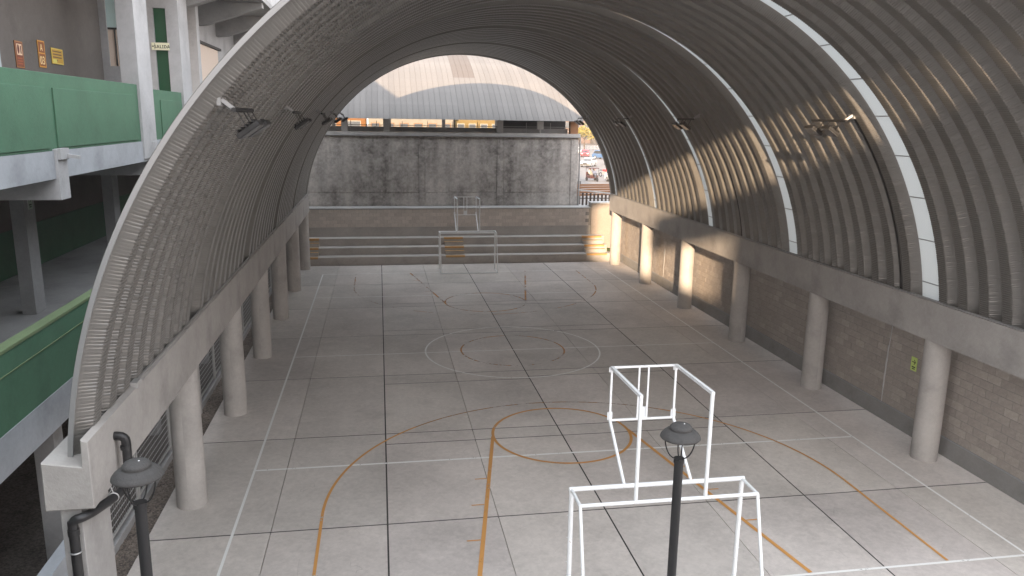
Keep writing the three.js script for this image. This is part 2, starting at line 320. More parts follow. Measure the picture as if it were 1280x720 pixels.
{
  const vault = thing('vault_roof', 'corrugated steel barrel vault roof covering the sports court', 'roof', [CX, 3.6, -26.4]);
  // one arch panel: trough section along z, fine cross crimps along the arc
  const prof = [[0, 0.262, 0], [-0.026, 0.2, 0], [-0.062, 0.158, 0.003], [-0.168, 0.018, 0.006], [-0.195, 0, 0.013], [-0.319, -0.004, 0.017], [-0.443, 0, 0.013], [-0.47, 0.018, 0.006], [-0.576, 0.158, 0.003], [-PITCH + 0.026, 0.2, 0], [-PITCH, 0.262, 0]];
  const CR = 520, rows = CR * 2, a0 = Math.asin((3.60 - CY) / RI), a1 = Math.PI - a0;   // each crimp: a flat, then a narrow groove pressed outwards
  const make = (variant) => {
    const np = prof.length, pos = new Float32Array((rows + 1) * np * 3), uv = new Float32Array((rows + 1) * np * 2), idx = [];
    let gr = 1, gf = 1, tilt = 0;
    for (let i = 0; i <= rows; i++) {
      const c = Math.floor(i / 2), q = i % 2; if (q === 0) { gr = rr(0.9, 1.1); gf = rr(0.3, 1.5); tilt = rr(-0.12, 0.12); }
      const a = a0 + (a1 - a0) * (c + [0, 0.68][q]) / CR, w = q ? 1 : tilt;
      for (let k = 0; k < np; k++) {
        const [pz, pr, am] = prof[k], onFlank = k === 2 || k === 3 || k === 7 || k === 8;
        const d = am * w * (onFlank ? gf : gr), r = RI + pr + d, o = (i * np + k) * 3;
        pos[o] = Math.cos(a) * r; pos[o + 1] = Math.sin(a) * r; pos[o + 2] = pz - (onFlank ? (k < 5 ? 1 : -1) * d * 0.8 : 0);
        uv[(i * np + k) * 2] = a * RI + variant * 7.7; uv[(i * np + k) * 2 + 1] = pz * 1.4 + variant * 1.9;
        if (i < rows && k < np - 1) { const A = i * np + k, B = A + 1, C = A + np, D = C + 1; idx.push(A, B, C, B, D, C); }
      }
    }
    let g = new THREE.BufferGeometry(); g.setAttribute('position', new THREE.BufferAttribute(pos, 3)); g.setAttribute('uv', new THREE.BufferAttribute(uv, 2)); g.setIndex(idx); g = g.toNonIndexed(); g.computeVertexNormals(); return g;
  };
  const geos = [0, 1, 2].map(make);
  const steels = [0.97, 1.0, 1.04].map(t => { const m = mat.steel.clone(); m.color.multiplyScalar(t); return m; });
  const n = 24, sheetGeo = (() => { // one skylight sheet, 7.2 degrees of arc less its joint
    const span = 7.2 * Math.PI / 180 - 0.0022, g = [];
    for (const [ra, rb, out] of [[RO - 0.012, RO - 0.012, 0], [RO - 0.004, RO - 0.004, 1]]) {
      const pos = [], uv = [], id = [], nrm = [];
      for (let i = 0; i <= 6; i++) for (const z of [0, -1]) { const a = span * i / 6; pos.push(Math.cos(a) * ra, Math.sin(a) * ra, z ? -PITCH + 0.012 : -0.012); nrm.push((out ? 1 : -1) * Math.cos(a), (out ? 1 : -1) * Math.sin(a), 0); uv.push(a * ra, z * 0.6); }
      for (let i = 0; i < 6; i++) { const A = i * 2; id.push(A, A + 2, A + 1, A + 1, A + 2, A + 3); }
      const b = new THREE.BufferGeometry(); b.setAttribute('position', new THREE.Float32BufferAttribute(pos, 3)); b.setAttribute('uv', new THREE.Float32BufferAttribute(uv, 2)); b.setIndex(id); b.computeVertexNormals(); g.push(b);
    }
    return g[0];
  })();
  const stripGeo = new THREE.BoxGeometry(0.006, 0.026, PITCH - 0.03).translate(RO - 0.017, 0, -PITCH / 2);
  for (let k = 0; k < NP; k++) {
    const z = ZF - k * PITCH;
    if (k % 10 === 9) {
      for (let q = 0; q < 24; q++) {
        const ang = (2.65 + 7.2 * q) * Math.PI / 180;
        shared('skylight_sheet', sheetGeo, mat.sheetSky, vault, CX, CY, z).rotation.z = ang;
        if (q) shared('joint_strip', stripGeo, mat.fence, vault, CX, CY, z).rotation.z = ang - 0.0011;
      }
    } else shared('roof_panel', geos[k % 3], steels[Math.floor(rnd() * 3)], vault, CX, CY, z);
  }
  const rim = (z, name) => { // flat steel lip round the end of the vault
    const s = new THREE.Shape(); s.absarc(0, 0, RO + 0.05, a0, a1, false); s.absarc(0, 0, RO - 0.012, a1, a0, true);
    const g = new THREE.ExtrudeGeometry(s, { depth: 0.03, bevelEnabled: false, curveSegments: 120 }); g.translate(CX, CY, z); part(name, metric(g), mat.steelTrim, vault);
  };
  rim(ZF + 0.002, 'end_flange'); rim(ZF - NP * PITCH - 0.032, 'end_flange');
}

// ---------------------------------------------------------------- floodlights under the vault
{
  const headGeo = new RoundedBoxGeometry(0.34, 0.075, 0.42, 2, 0.02), lensGeo = new RoundedBoxGeometry(0.30, 0.012, 0.38, 1, 0.005);
  const finGeo = merge([-0.12, -0.06, 0, 0.06, 0.12].map(x => new THREE.BoxGeometry(0.012, 0.05, 0.36).translate(x, 0.055, 0)));
  const lensM = M({ color: lin(0.12, 0.12, 0.12), roughness: 0.25 });
  const build = (side, z, label) => {
    const sx = side === 'fence' ? 1 : -1, x = CX - sx * Math.sqrt(RI * RI - 5.28 * 5.28), t = thing('floodlight_pair', label, 'floodlight', [x, 8.1, z], 'floodlight pairs hung under the vault');
    part('mounting_clamp', merge([sbar([x - sx * 0.10, 8.28, z + 0.30], [x + sx * 0.16, 8.06, z + 0.16], 0.09, 0.05), sbar([x + sx * 0.02, 8.15, z + 0.32], [x + sx * 0.02, 8.15, z + 0.1], 0.05, 0.1)]), mat.fence, t);
    part('crossbar', bar([x + sx * 0.18, 8.05, z + 0.25], [x + sx * 0.18, 8.05, z - 1.25], 0.03, 8), mat.black, t);
    for (const dz of [-0.2, -0.95]) {
      for (const e of [0.235, -0.235]) part('yoke_arm', sbar([x + sx * 0.18, 8.05, z + dz + e], [x + sx * 0.30, 7.82, z + dz + e], 0.03, 0.012), mat.black, t);
      const h = shared('lamp_head', headGeo, mat.black, t, x + sx * 0.30, 7.80, z + dz); h.rotation.z = sx * 0.62; base.set(h, base.get(t));
      const l = new THREE.Mesh(lensGeo, lensM); l.name = 'lens'; l.position.y = -0.04; h.add(l);
      const f = new THREE.Mesh(finGeo, mat.black); f.name = 'cooling_fins'; h.add(f);
    }
  };
  const zs = [-10.75, -18.0, -26.6, -34.0, -41.3], nm = ['fifth', 'fourth', 'third', 'second', 'first'];
  zs.forEach((z, k) => build('fence', z, `pair of black floodlights on the fence side of the vault, ${nm[k]} from the bleachers`));
  zs.slice(1).forEach((z, k) => build('wall', z + (k === 0 ? 0.6 : 0), `pair of black floodlights on the wall side of the vault, ${nm[k + 1]} from the bleachers`));
  // feed cable in a trough of the vault, down to the beam
  const pts = []; for (let i = 0; i <= 30; i++) { const a = (38.5 - 31.5 * i / 30) * Math.PI / 180; pts.push([CX + Math.cos(a) * (RI + 0.08), CY + Math.sin(a) * (RI + 0.08), -17.31]); }
  lone('cable_conduit', tube(pts, 0.022, 60, 6), mat.black, 'thin black cable conduit running down a trough of the vault to the beam', 'conduit');
  const pts2 = []; for (let i = 0; i <= 30; i++) { const a = (38.5 - 31.5 * i / 30) * Math.PI / 180; pts2.push([CX + Math.cos(a) * (RI + 0.08), CY + Math.sin(a) * (RI + 0.08), ZF - PITCH * 25]); }
  lone('cable_conduit', tube(pts2, 0.022, 60, 6), mat.black, 'thin black cable conduit below the third floodlight pair from the bleachers on the wall side', 'conduit');
}

// ---------------------------------------------------------------- block wall along the court
{
  const w = thing('block_wall', 'grey concrete block wall with dark plinth behind the round columns', 'wall', [13.7, 0, -27]);
  part('plinth', bx(13.575, 13.9, -0.05, 0.44, -9.5, -44.4), mat.plinth, w);
  part('plinth_ledge', bx(13.585, 13.9, 0.441, 0.475, -9.5, -44.4), mat.softGrey, w);
  part('wall_core', bx(13.612, 13.86, 0.476, 4.05, -9.5, -44.4), mat.mortar, w);
  const tones = [0.95, 0.97, 1.0, 1.0, 1.12, 0.93, 1.02], mats = tones.map(t => M({ color: lin(0.50 * t, 0.46 * t, 0.425 * t), map: blockMap, bumpMap: concBump, bumpScale: 0.006, roughness: 0.95 }));
  const geos = [0, 1, 2, 3].map(k => { const g = metric(new THREE.BoxGeometry(0.09, 0.19, 0.39), k * 3.1, k * 1.7); return g; });
  const list = [];
  for (let r = 0; r < 17; r++) for (let k = 0; k < 87; k++) {
    const z = -9.75 - k * 0.4 - (r % 2 ? 0.2 : 0); if (z < -44.1) continue;
    list.push([z, 0.575 + r * 0.2, Math.floor(rnd() * tones.length), Math.floor(rnd() * 4), rr(-0.004, 0.004)]);
  }
  const near = list.filter(b => b[1] < 3.1 && b[0] < -12.6).sort((a, b) => b[0] - a[0]).slice(0, 300), set = new Set(near);
  for (const [z, y, t, g, d] of near) shared('block', geos[g], mats[t], w, 13.65 + d, y, z);
  const rest = list.filter(b => !set.has(b)).map(([z, y, t, g, d]) => {
    const q = geos[g].clone(); q.translate(13.65 + d, y, z); const c = new Float32Array(q.attributes.position.count * 3).fill(1); const tt = tones[t];
    for (let i = 0; i < c.length; i++) c[i] = [0.50, 0.46, 0.425][i % 3] * tt; q.setAttribute('color', new THREE.BufferAttribute(c, 3)); return q;
  });
  const st = part('block_courses', merge(rest), M({ vertexColors: true, map: blockMap, bumpMap: concBump, bumpScale: 0.006, roughness: 0.95 }), w); st.userData.kind = 'stuff';
  part('mortar_streak', merge([sbar([13.598, 0.05, -18.52], [13.598, 0.9, -18.50], 0.022, 0.01), sbar([13.594, 0.9, -18.5], [13.594, 2.1, -18.46], 0.045, 0.016), sbar([13.598, 2.1, -18.46], [13.598, 2.7, -18.41], 0.02, 0.01)]), mat.coping, w);
  part('mortar_streak', extrudeZ([[0, 0.5], [0.06, 1.85], [-0.09, 1.95], [-0.1, 1.8]], 0, 0.012).rotateY(Math.PI / 2).translate(13.592, 0, -35.75), mat.coping, w);
  part('side_post', bx(13.53, 13.6, 0.476, 3.5, -33.0, -33.22), mat.riser, w);
}

// ---------------------------------------------------------------- signs (flat print)
function sign(name, label, w, h, draw, at, turn, back = lin(0.6, 0.6, 0.6), group) {
  const c = document.createElement('canvas'); c.width = 256; c.height = Math.round(256 * h / w); const x = c.getContext('2d'); draw(x, c.width, c.height);
  const t = new THREE.CanvasTexture(c); t.colorSpace = THREE.SRGBColorSpace;
  const o = thing(name, label, 'sign', at, group); o.rotation.y = turn;
  const b = new THREE.Mesh(new THREE.BoxGeometry(w + 0.006, h + 0.006, 0.01), M({ color: back, roughness: 0.6 })); b.name = 'backing'; b.castShadow = b.receiveShadow = true; o.add(b);
  const f = new THREE.Mesh(new THREE.PlaneGeometry(w, h), M({ map: t, roughness: 0.5 })); f.name = 'printed_face'; f.position.z = 0.009; f.receiveShadow = true; o.add(f); return o;
}
const arrowSign = (bg, fg) => (x, W, H) => {
  x.fillStyle = bg; x.fillRect(0, 0, W, H); x.fillStyle = fg; x.strokeStyle = fg; x.lineWidth = W * 0.1;
  x.beginPath(); x.moveTo(W * 0.2, H * 0.36); x.lineTo(W * 0.66, H * 0.36); x.stroke();
  x.beginPath(); x.moveTo(W * 0.52, H * 0.18); x.lineTo(W * 0.76, H * 0.36); x.lineTo(W * 0.52, H * 0.54); x.stroke();
  x.fillRect(W * 0.2, H * 0.68, W * 0.6, H * 0.09); x.fillRect(W * 0.26, H * 0.82, W * 0.5, H * 0.07);
};
sign('evacuation_sign', 'small yellow green arrow sign on the block wall beside a round column', 0.22, 0.36, arrowSign('#c3d77a', '#16200c'), [13.565, 1.92, -17.36], -Math.PI / 2, lin(0.5, 0.6, 0.25));

// ---------------------------------------------------------------- left: fence, kerb, front pier, pipe
{
  const k = structure('kerb', [-5.03, 0, -27]);
  part('kerb_stone', bx(-5.12, -4.98, -0.08, 0.14, -10.6, -42.7, 0.012), mat.softGrey, k);
  const zp = [-13.4, -15.9, -18.5, -21.2, -23.7, -26.3, -28.9, -31.5, -34.1, -36.7, -39.3, -42.0], x = -5.05;
  const f = thing('wire_fence', 'grey welded wire fence standing on the kerb behind the columns', 'fence', [x, 0.14, -27.7]);
  for (const z of zp) part('post', bx(x - 0.03, x + 0.03, 0.12, 2.3, z - 0.03, z + 0.03), mat.fencePost, f);
  for (let i = 0; i + 1 < zp.length; i++) {
    const a = zp[i] - 0.05, b = zp[i + 1] + 0.05;
    const pn = part('fence_panel', merge([bx(x - 0.02, x + 0.02, 0.24, 0.28, a, b), bx(x - 0.02, x + 0.02, 2.2, 2.24, a, b), bx(x - 0.02, x + 0.02, 0.28, 2.2, a, a - 0.04), bx(x - 0.02, x + 0.02, 0.28, 2.2, b + 0.04, b)]), mat.fencePost, f);
    for (let y = 0.42; y < 2.15; y += 0.14) part('wire', bar([x, y, a - 0.03], [x, y, b + 0.03], 0.009, 5), mat.fencePost, pn);
    const v = []; for (let z = a - 0.1; z > b + 0.06; z -= 0.1) v.push(bar([x + 0.008, 0.28, z], [x + 0.008, 2.2, z], 0.0035, 4));
    part('upright_wires', merge(v), mat.fence, pn).userData.kind = 'stuff';
  }
  lone('front_pier', bx(-4.16, -3.90, -0.08, 3.0, -10.06, -11.05, 0.012), mat.pier, 'pale rendered pier holding up the front end of the beam beside the drain pipe', 'pier');
  lone('fence_pier', bx(-5.28, -4.93, -0.08, 2.6, -21.0, -21.35, 0.01), mat.pier, 'pale square pier standing in the wire fence', 'pier');
  const t = thing('drain_pipe', 'black plastic drain pipe bending out of the beam and down the front pier', 'pipe', [-3.98, 0, -9.96]);
  part('pipe', tube([[-3.80, 3.60, -10.93], [-3.66, 3.60, -10.93], [-3.59, 3.57, -10.93], [-3.565, 3.48, -10.93], [-3.565, 3.05, -10.9], [-3.57, 2.93, -10.83], [-3.63, 2.88, -10.6], [-3.78, 2.885, -10.15], [-3.87, 2.89, -9.98], [-3.95, 2.87, -9.96], [-3.985, 2.80, -9.965], [-3.985, 2.6, -9.965], [-3.985, 0.0, -9.965]], 0.062, 160, 14, 0.5), mat.pvc, t);
  part('collar', bar([-3.575, 3.46, -10.93], [-3.575, 3.40, -10.93], 0.072, 14), mat.pvc, t);
  part('collar', bar([-3.985, 2.74, -9.965], [-3.985, 2.66, -9.965], 0.072, 14), mat.pvc, t);
  part('clamp', new THREE.TorusGeometry(0.068, 0.010, 6, 24).rotateX(Math.PI / 2).translate(-3.985, 2.42, -9.965), mat.clampM, t);
  part('clamp', merge([new THREE.TorusGeometry(0.068, 0.010, 6, 24).rotateY(0.3).translate(-3.66, 2.885, -10.5), bar([-3.66, 2.9, -10.56], [-3.70, 3.02, -10.56], 0.008, 5)]), mat.clampM, t);
}
lone('low_wall', merge([bx(-5.30, -5.16, -0.09, 0.94, -10.4, -13.3), bx(-5.34, -5.12, 0.942, 1.0, -10.4, -13.3)]), mat.slabEdge, 'low pale wall in the dark passage beside the front pier', 'wall');

// ---------------------------------------------------------------- garden lamps in front of the court
function lampPost(label, x, z, h) {
  const t = thing('lamp_post', label, 'lamp post', [x, -0.09, z], 'lamp posts in front of the court');
  part('post', bar([x, -0.09, z], [x, h - 0.30, z], 0.052, 20), mat.black, t);
  part('collar', bar([x, h - 0.34, z], [x, h - 0.285, z], 0.060, 20), mat.black, t); part('foot', bar([x, -0.09, z], [x, 0.1, z], 0.10, 20), mat.black, t);
  const cap = [[0, 0.135], [0.06, 0.130], [0.105, 0.112], [0.124, 0.09], [0.128, 0.07], [0.122, 0.06], [0.135, 0.058], [0.165, 0.048], [0.20, 0.018], [0.222, -0.012], [0.227, -0.03], [0.220, -0.038], [0.205, -0.03], [0.12, 0.0], [0, 0.01]].map(p => new THREE.Vector2(...p));
  const c = part('cap', metric(new THREE.LatheGeometry(cap.reverse(), 48).translate(x, h, z)), mat.lampCap, t);
  part('rivet', new THREE.SphereGeometry(0.009, 8, 6).translate(x + 0.03, h + 0.128, z + 0.02), mat.white, c);
  for (let k = 0; k < 4; k++) {
    const a = k * Math.PI / 2 + 0.25, pts = [];
    for (let i = 0; i <= 8; i++) { const q = i / 8 * Math.PI / 2, r = 0.045 + 0.125 * Math.cos(q); pts.push([x + Math.cos(a) * r, h - 0.015 - 0.275 * Math.sin(q), z + Math.sin(a) * r]); }
    part('cage_rod', tube(pts, 0.008, 16, 6), mat.black, t);
  }
  part('bulb_holder', bar([x, h - 0.02, z], [x, h - 0.07, z], 0.03, 10), mat.white, t);
  return t;
}
lampPost('black garden lamp post with domed cap standing in front of the goal', 3.28, -7.8, 4.55);
lampPost('black garden lamp post with domed cap standing beside the front pier and drain pipe', -2.26, -7.14, 4.75);

// ---------------------------------------------------------------- goals with basketball frames
{
  const t = thing('sports_goal', 'white pipe goal with bare basketball frame beside the garden lamp post', 'goal', [0, 0, 0], 'combined goals at the court ends');
  const H = 2.06, W = 1.49, D = -0.57, B = 0.585;
  for (const s of [-1, 1]) {
    part('post', merge([bar([s * W, 0, 0], [s * W, H, 0], 0.04, 14), ...[0.3, 0.75, 1.2, 1.6].map(y => bar([s * W, y, 0], [s * (W + 0.06), y, 0], 0.006, 4))]), mat.white, t);
    part('rear_leg', bar([s * W, 0.02, D - 0.6], [s * W, H, D], 0.028, 12), mat.white, t);
    part('side_rail', bar([s * W, H, 0], [s * W, H, D], 0.028, 12), mat.white, t);
    part('base_rail', bar([s * W, 0.03, 0], [s * W, 0.03, D - 0.6], 0.022, 10), mat.white, t);
    part('frame_upright', bar([s * B, H, D], [s * B, 3.84, D], 0.032, 12), mat.white, t);
    part('frame_arm', sbar([s * B, 3.84, D - 0.03], [s * B, 3.80, 0.97], 0.05, 0.05), mat.white, t);
    part('frame_strut', bar([s * B, 2.83, 0.97], [s * B, H, 0.02], 0.028, 12), mat.white, t);
    part('corner_plate', bx(s * B - 0.045, s * B + 0.045, 2.83, 2.98, 0.985, 0.998), mat.white, t);
    part('corner_plate', bx(s * B - 0.045, s * B + 0.045, 3.71, 3.80, 0.985, 0.998), mat.white, t);
  }
  part('crossbar', bar([-W - 0.04, H, 0], [W + 0.04, H, 0], 0.04, 14), mat.white, t);
  part('rear_bar', bar([-W, H, D], [W, H, D], 0.03, 12), mat.white, t);
  part('rear_base_bar', bar([-W, 0.03, D - 0.6], [W, 0.03, D - 0.6], 0.022, 10), mat.white, t);
  const e = 0.018;
  part('backboard_frame', merge([bx(-B - e, B + e, 3.80 - e, 3.80 + e, 0.965, 0.99), bx(-B - e, B + e, 2.83 - e, 2.83 + e, 0.965, 0.99), bx(-B - e, -B + e, 2.85, 3.78, 0.965, 0.99), bx(B - e, B + e, 2.85, 3.78, 0.965, 0.99)]), mat.white, t);
  for (const s of [-1, 1]) part('centre_bar', bx(s * 0.085 - 0.015, s * 0.085 + 0.015, 2.85, 3.78, 0.968, 0.986), mat.white, t);
  part('hoop_plate', bx(-0.10, 0.10, 2.845, 3.05, 0.987, 1.0), mat.white, t);
  t.position.set(4.49, 0, -11.48); t.rotation.y = Math.PI;
  clone(t, 'sports_goal', [4.55, 0, -41.08], 0, 'white pipe goal with bare basketball frame in front of the bleachers');
}

// ---------------------------------------------------------------- bleachers and end walls
{
  const b = thing('bleachers', 'three wide concrete bleacher steps with pale treads and orange stairs', 'bleachers', [4.5, 0, -44]);
  const X0 = -5.0, X1 = 12.98, R = [[-42.82, 0.46], [-43.45, 0.87], [-44.08, 1.29]];
  R.forEach(([z, y], k) => {
    part('bleacher_step', bx(X0, X1, -0.08, y - 0.045, z, -44.75), mat.riser, b);
    part('tread', bx(X0, X1, y - 0.043, y, z + 0.025, k < 2 ? R[k + 1][0] - 0.0 : -44.75, 0.008), mat.tread, b);
  });
  const stairs = [[-3.95, -3.38], [3.55, 4.62], [11.62, 12.82]];
  for (const [x0, x1] of stairs) R.forEach(([z, y], k) => {
    const y0 = k ? R[k - 1][1] : 0;
    if (k) part('stair_step', bx(x0, x1, y0 + 0.002, (y + y0) / 2, z + 0.30, z + 0.002, 0.006), mat.riser, b), part('painted_nosing', bx(x0 - 0.008, x1 + 0.008, (y + y0) / 2 + 0.002, (y + y0) / 2 + 0.007, z + 0.308, z + 0.12), mat.orange, b);
    part('painted_nosing', bx(x0 - 0.01, x1 + 0.01, y + 0.003, y + 0.008, z + 0.035, z - 0.16), mat.orange, b);
    if (k < 3) part('painted_riser', bx(x0, x1, y - 0.09, y - 0.005, z + 0.027, z + 0.032), mat.orange, b);
  });
  const w = thing('bleacher_back_wall', 'low grey block wall rising behind the bleachers', 'wall', [4, 1.29, -45]);
  part('wall_base', bx(X0 - 4, 12.32, 0, 1.82, -44.76, -45.4), mat.riser, w);
  part('wall_core', bx(X0 - 4, 12.32, 1.821, 2.84, -44.80, -45.4), mat.mortar, w);
  const blocks = [];
  for (let r = 0; r < 5; r++) for (let k = 0; k < 54; k++) { const x = X0 - 4 + 0.2 + k * 0.4 - (r % 2 ? 0.2 : 0); if (x > 12.1 || x < X0 - 3.9) continue; const g = metric(new THREE.BoxGeometry(0.392, 0.194, 0.1), rr(0, 3), 0); g.translate(x, 1.925 + r * 0.2, -44.838 + rr(-0.003, 0.003)); const t = rr(0.9, 1.08), c = new Float32Array(g.attributes.position.count * 3); for (let i = 0; i < c.length; i++) c[i] = [0.80, 0.745, 0.70][i % 3] * t; g.setAttribute('color', new THREE.BufferAttribute(c, 3)); blocks.push(g); }
  part('block_courses', merge(blocks), M({ vertexColors: true, map: blockMap, bumpMap: concBump, bumpScale: 0.006, roughness: 0.95 }), w).userData.kind = 'stuff';
  part('wall_cap', bx(X0 - 4, 12.32, 2.842, 2.90, -44.77, -45.9), mat.coping, w);
  const e = thing('end_wall', 'taller pale wall beside the orange stairs at the corner of the court', 'wall', [13.0, 0, -45]);
  part('wall', bx(12.323, 14.6, -0.08, 3.12, -44.70, -45.4), mat.cornerWall, e); part('cap', bx(12.30, 14.65, 3.122, 3.19, -44.66, -45.45), mat.coping, e);
  // planter with a small shrub at the foot of the stairs
  const p = thing('planter', 'low concrete planter with a small green shrub below the orange stairs', 'planter', [12.95, 0, -43.2]);
  const leaves = []; for (let i = 0; i < 160; i++) { const g = new THREE.PlaneGeometry(0.11, 0.05); g.rotateX(rr(0, 6)); g.rotateY(rr(0, 6)); const a = rr(0, 6.28), q = Math.sqrt(rnd()) * 0.30; g.translate(13.28 + Math.cos(a) * q, 0.53 + rr(0, 0.26) * (1.1 - q * 2), -43.35 + Math.sin(a) * q); leaves.push(g); }
  part('shrub', merge(leaves), M({ color: lin(0.07, 0.10, 0.03), roughness: 0.8, side: THREE.DoubleSide }), p);
  part('box', bx(12.985, 13.57, -0.05, 0.5, -42.83, -44.0, 0.01), mat.riser, p);
}

// ---------------------------------------------------------------- neighbouring hall behind the bleachers
{
  const h = thing('neighbour_hall', 'stained grey rendered hall wall under a pale curved metal roof behind the bleachers', 'hall', [2, 0, -46]);
  const z = -46;
  part('wall', bx(-16, 11.75, 0, 6.95, z - 0.04, z - 0.5), mat.oldWall, h);
  for (const [x0, x1] of [[-16, -7.3], [-6.9, 2.25], [2.62, 6.83], [7.24, 11.28]]) {
    part('wall_panel', bx(x0, x1, 3.70, 6.78, z, z - 0.039, 0.008), mat.oldWall, h);
    part('base_panel', bx(x0, x1, 2.5, 3.665, z + 0.004, z - 0.039, 0.008), mat.oldWall, h);
  }
  for (const [x0, x1, m] of [[-7.28, -6.92, 0], [2.27, 2.6, 0], [6.85, 7.22, 1], [11.30, 11.75, 1]]) part('pilaster', bx(x0, x1, 2.5, 6.8, z + 0.02, z - 0.039, 0.01), m ? mat.oldPale : mat.oldWall, h);
  part('coping', bx(-16, 11.82, 6.955, 7.12, z + 0.12, z - 0.55, 0.015), mat.coping, h);
  part('gutter', bar([-16, 6.93, z + 0.10], [11.8, 6.93, z + 0.10], 0.045, 10), mat.steelTrim, h);
  part('down_pipe', bar([11.83, 0, z + 0.02], [11.83, 6.95, z + 0.02], 0.05, 10), mat.steelTrim, h);
  part('brick_pier', bx(11.25, 11.72, 7.122, 7.86, z - 0.1, z - 0.55), mat.brick, h);
  for (const x of [-3.2, -1.9, 0.45, 7.03]) part('roof_post', bx(x - 0.18, x + 0.18, 7.122, 7.86, z - 0.12, z - 0.45, 0.01), mat.coping, h);
  for (let x = -3.0; x < 11; x += 1.45) part('rail_post', bar([x, 7.12, z - 0.2], [x, 7.74, z - 0.2], 0.018, 6), mat.fence, h);
  part('hand_rail', bar([-8, 7.50, z - 0.2], [11.3, 7.50, z - 0.2], 0.02, 6), mat.fence, h);
  part('vent_pipe', merge([bar([9.45, 7.12, z - 0.25], [9.45, 7.4, z - 0.25], 0.05, 8), bx(9.27, 9.63, 7.36, 7.84, z - 0.15, z - 0.4, 0.02)]), mat.coping, h);
  part('eave_beam', bx(-16, 11.9, 7.862, 7.93, z + 0.45, z - 0.1), mat.steelTrim, h);
  part('deck_kerb', bx(-16, 11.2, 7.122, 7.40, z - 0.6, z - 1.6), mat.softGrey, h);
  part('store_screen', bx(7.3, 11.2, 7.402, 8.6, z - 1.2, z - 1.3), M({ color: lin(0.11, 0.115, 0.125), map: concMap, roughness: 0.8 }), h);
  // roof sheets with standing seams, laid across the curve
  const RH = 24, CZ = 59.97, CYh = -11.25, a0 = Math.asin((CZ - 45.45) / RH), w = 0.33;
  const strip = (t0, t1) => {
    const pos = [], id = [], N = 22, xs = [[0, 0.016], [0.010, 0.016], [0.014, 0], [w - 0.004, 0], [w, 0.016]];
    for (let i = 0; i <= N; i++) { const a = a0 - (a0 * 2) * (t0 + (t1 - t0) * i / N); for (const [x, r] of xs) pos.push(x, CYh + Math.cos(a) * (RH + r), -(CZ - Math.sin(a) * (RH + r))); }
    for (let i = 0; i < N; i++) for (let k = 0; k < 4; k++) { const A = i * 5 + k; id.push(A, A + 1, A + 5, A + 1, A + 6, A + 5); }
    const g = new THREE.BufferGeometry(); g.setAttribute('position', new THREE.Float32BufferAttribute(pos, 3)); g.setIndex(id); g.computeVertexNormals(); const q = g.toNonIndexed(); q.computeVertexNormals(); return metric(q);
  };
  const full = strip(0, 1), lower = strip(0, 0.155), upper = strip(0.155, 1), roof = new THREE.Group(); roof.name = 'roof'; h.add(roof); base.set(roof, base.get(h));
  const toneM = [0.94, 1, 1.05].map(t => { const m = mat.hallRoof.clone(); m.color.multiplyScalar(t); return m; });
  for (let k = 0; k < 82; k++) {
    const x = -15.2 + k * w;
    if (x > 4.3 && x < 5.9) { shared('roof_sheet', lower, toneM[1], roof, x, 0, 0); shared('translucent_sheet', upper, mat.hallSheet, roof, x, 0, 0); }
    else shared('roof_sheet', full, toneM[Math.floor(rnd() * 3)], roof, x, 0, 0);
  }
  part('far_wall', bx(-16, 11.7, 0, 5.4, -74.3, -74.6), mat.oldWall, h);
  for (let x = -14; x < 12; x += 5) part('roof_post', bx(x - 0.15, x + 0.15, 5.4, 8.2, -74.3, -74.6), mat.darkConc, h);
  part('inner_floor', bx(-16, 11.7, 0, 0.3, -46.6, -74.2), mat.darkConc, h);
}
// fence and sloping rail on the ledge beside the hall
{
  const g = thing('ledge_fence', 'dark upright bar fence with sloping white rail beside the hall wall', 'fence', [13, 2.9, -46]);
  for (let k = 0; k < 9; k++) { const x = 12.12 + k * 0.24; part('upright_bar', bx(x - 0.055, x + 0.055, k < 4 ? 2.9 : 3.1, 3.66 - k * 0.02, -46.0, -46.06), M({ color: lin(0.05, 0.035, 0.03), roughness: 0.7 }), g); }
  part('lower_rail', bx(11.95, 14.2, 3.28, 3.33, -46.062, -46.09), mat.darkLine, g);
  part('sloping_rail', sbar([11.78, 3.83, -45.98], [14.3, 3.55, -45.98], 0.09, 0.08), mat.coping, g);
  part('footing', bx(11.9, 14.3, 2.0, 2.9, -45.9, -46.4), mat.coping, g);
  lone('timber_stack', merge([0, 1, 2, 3, 4].map(k => sbar([12.2, 3.1 + k * 0.14, -50 - k * 0.3], [15.4, 3.3 + k * 0.11, -49 - k * 0.4], 0.16, 0.12))), mat.brick, 'pile of brown boards behind the bar fence', 'boards');
  lone('ledge_block', bx(11.9, 13.4, 0, 3.9, -51.5, -52.4), mat.darkConc, 'dark concrete block beside the hall wall behind the bar fence', 'block');
}

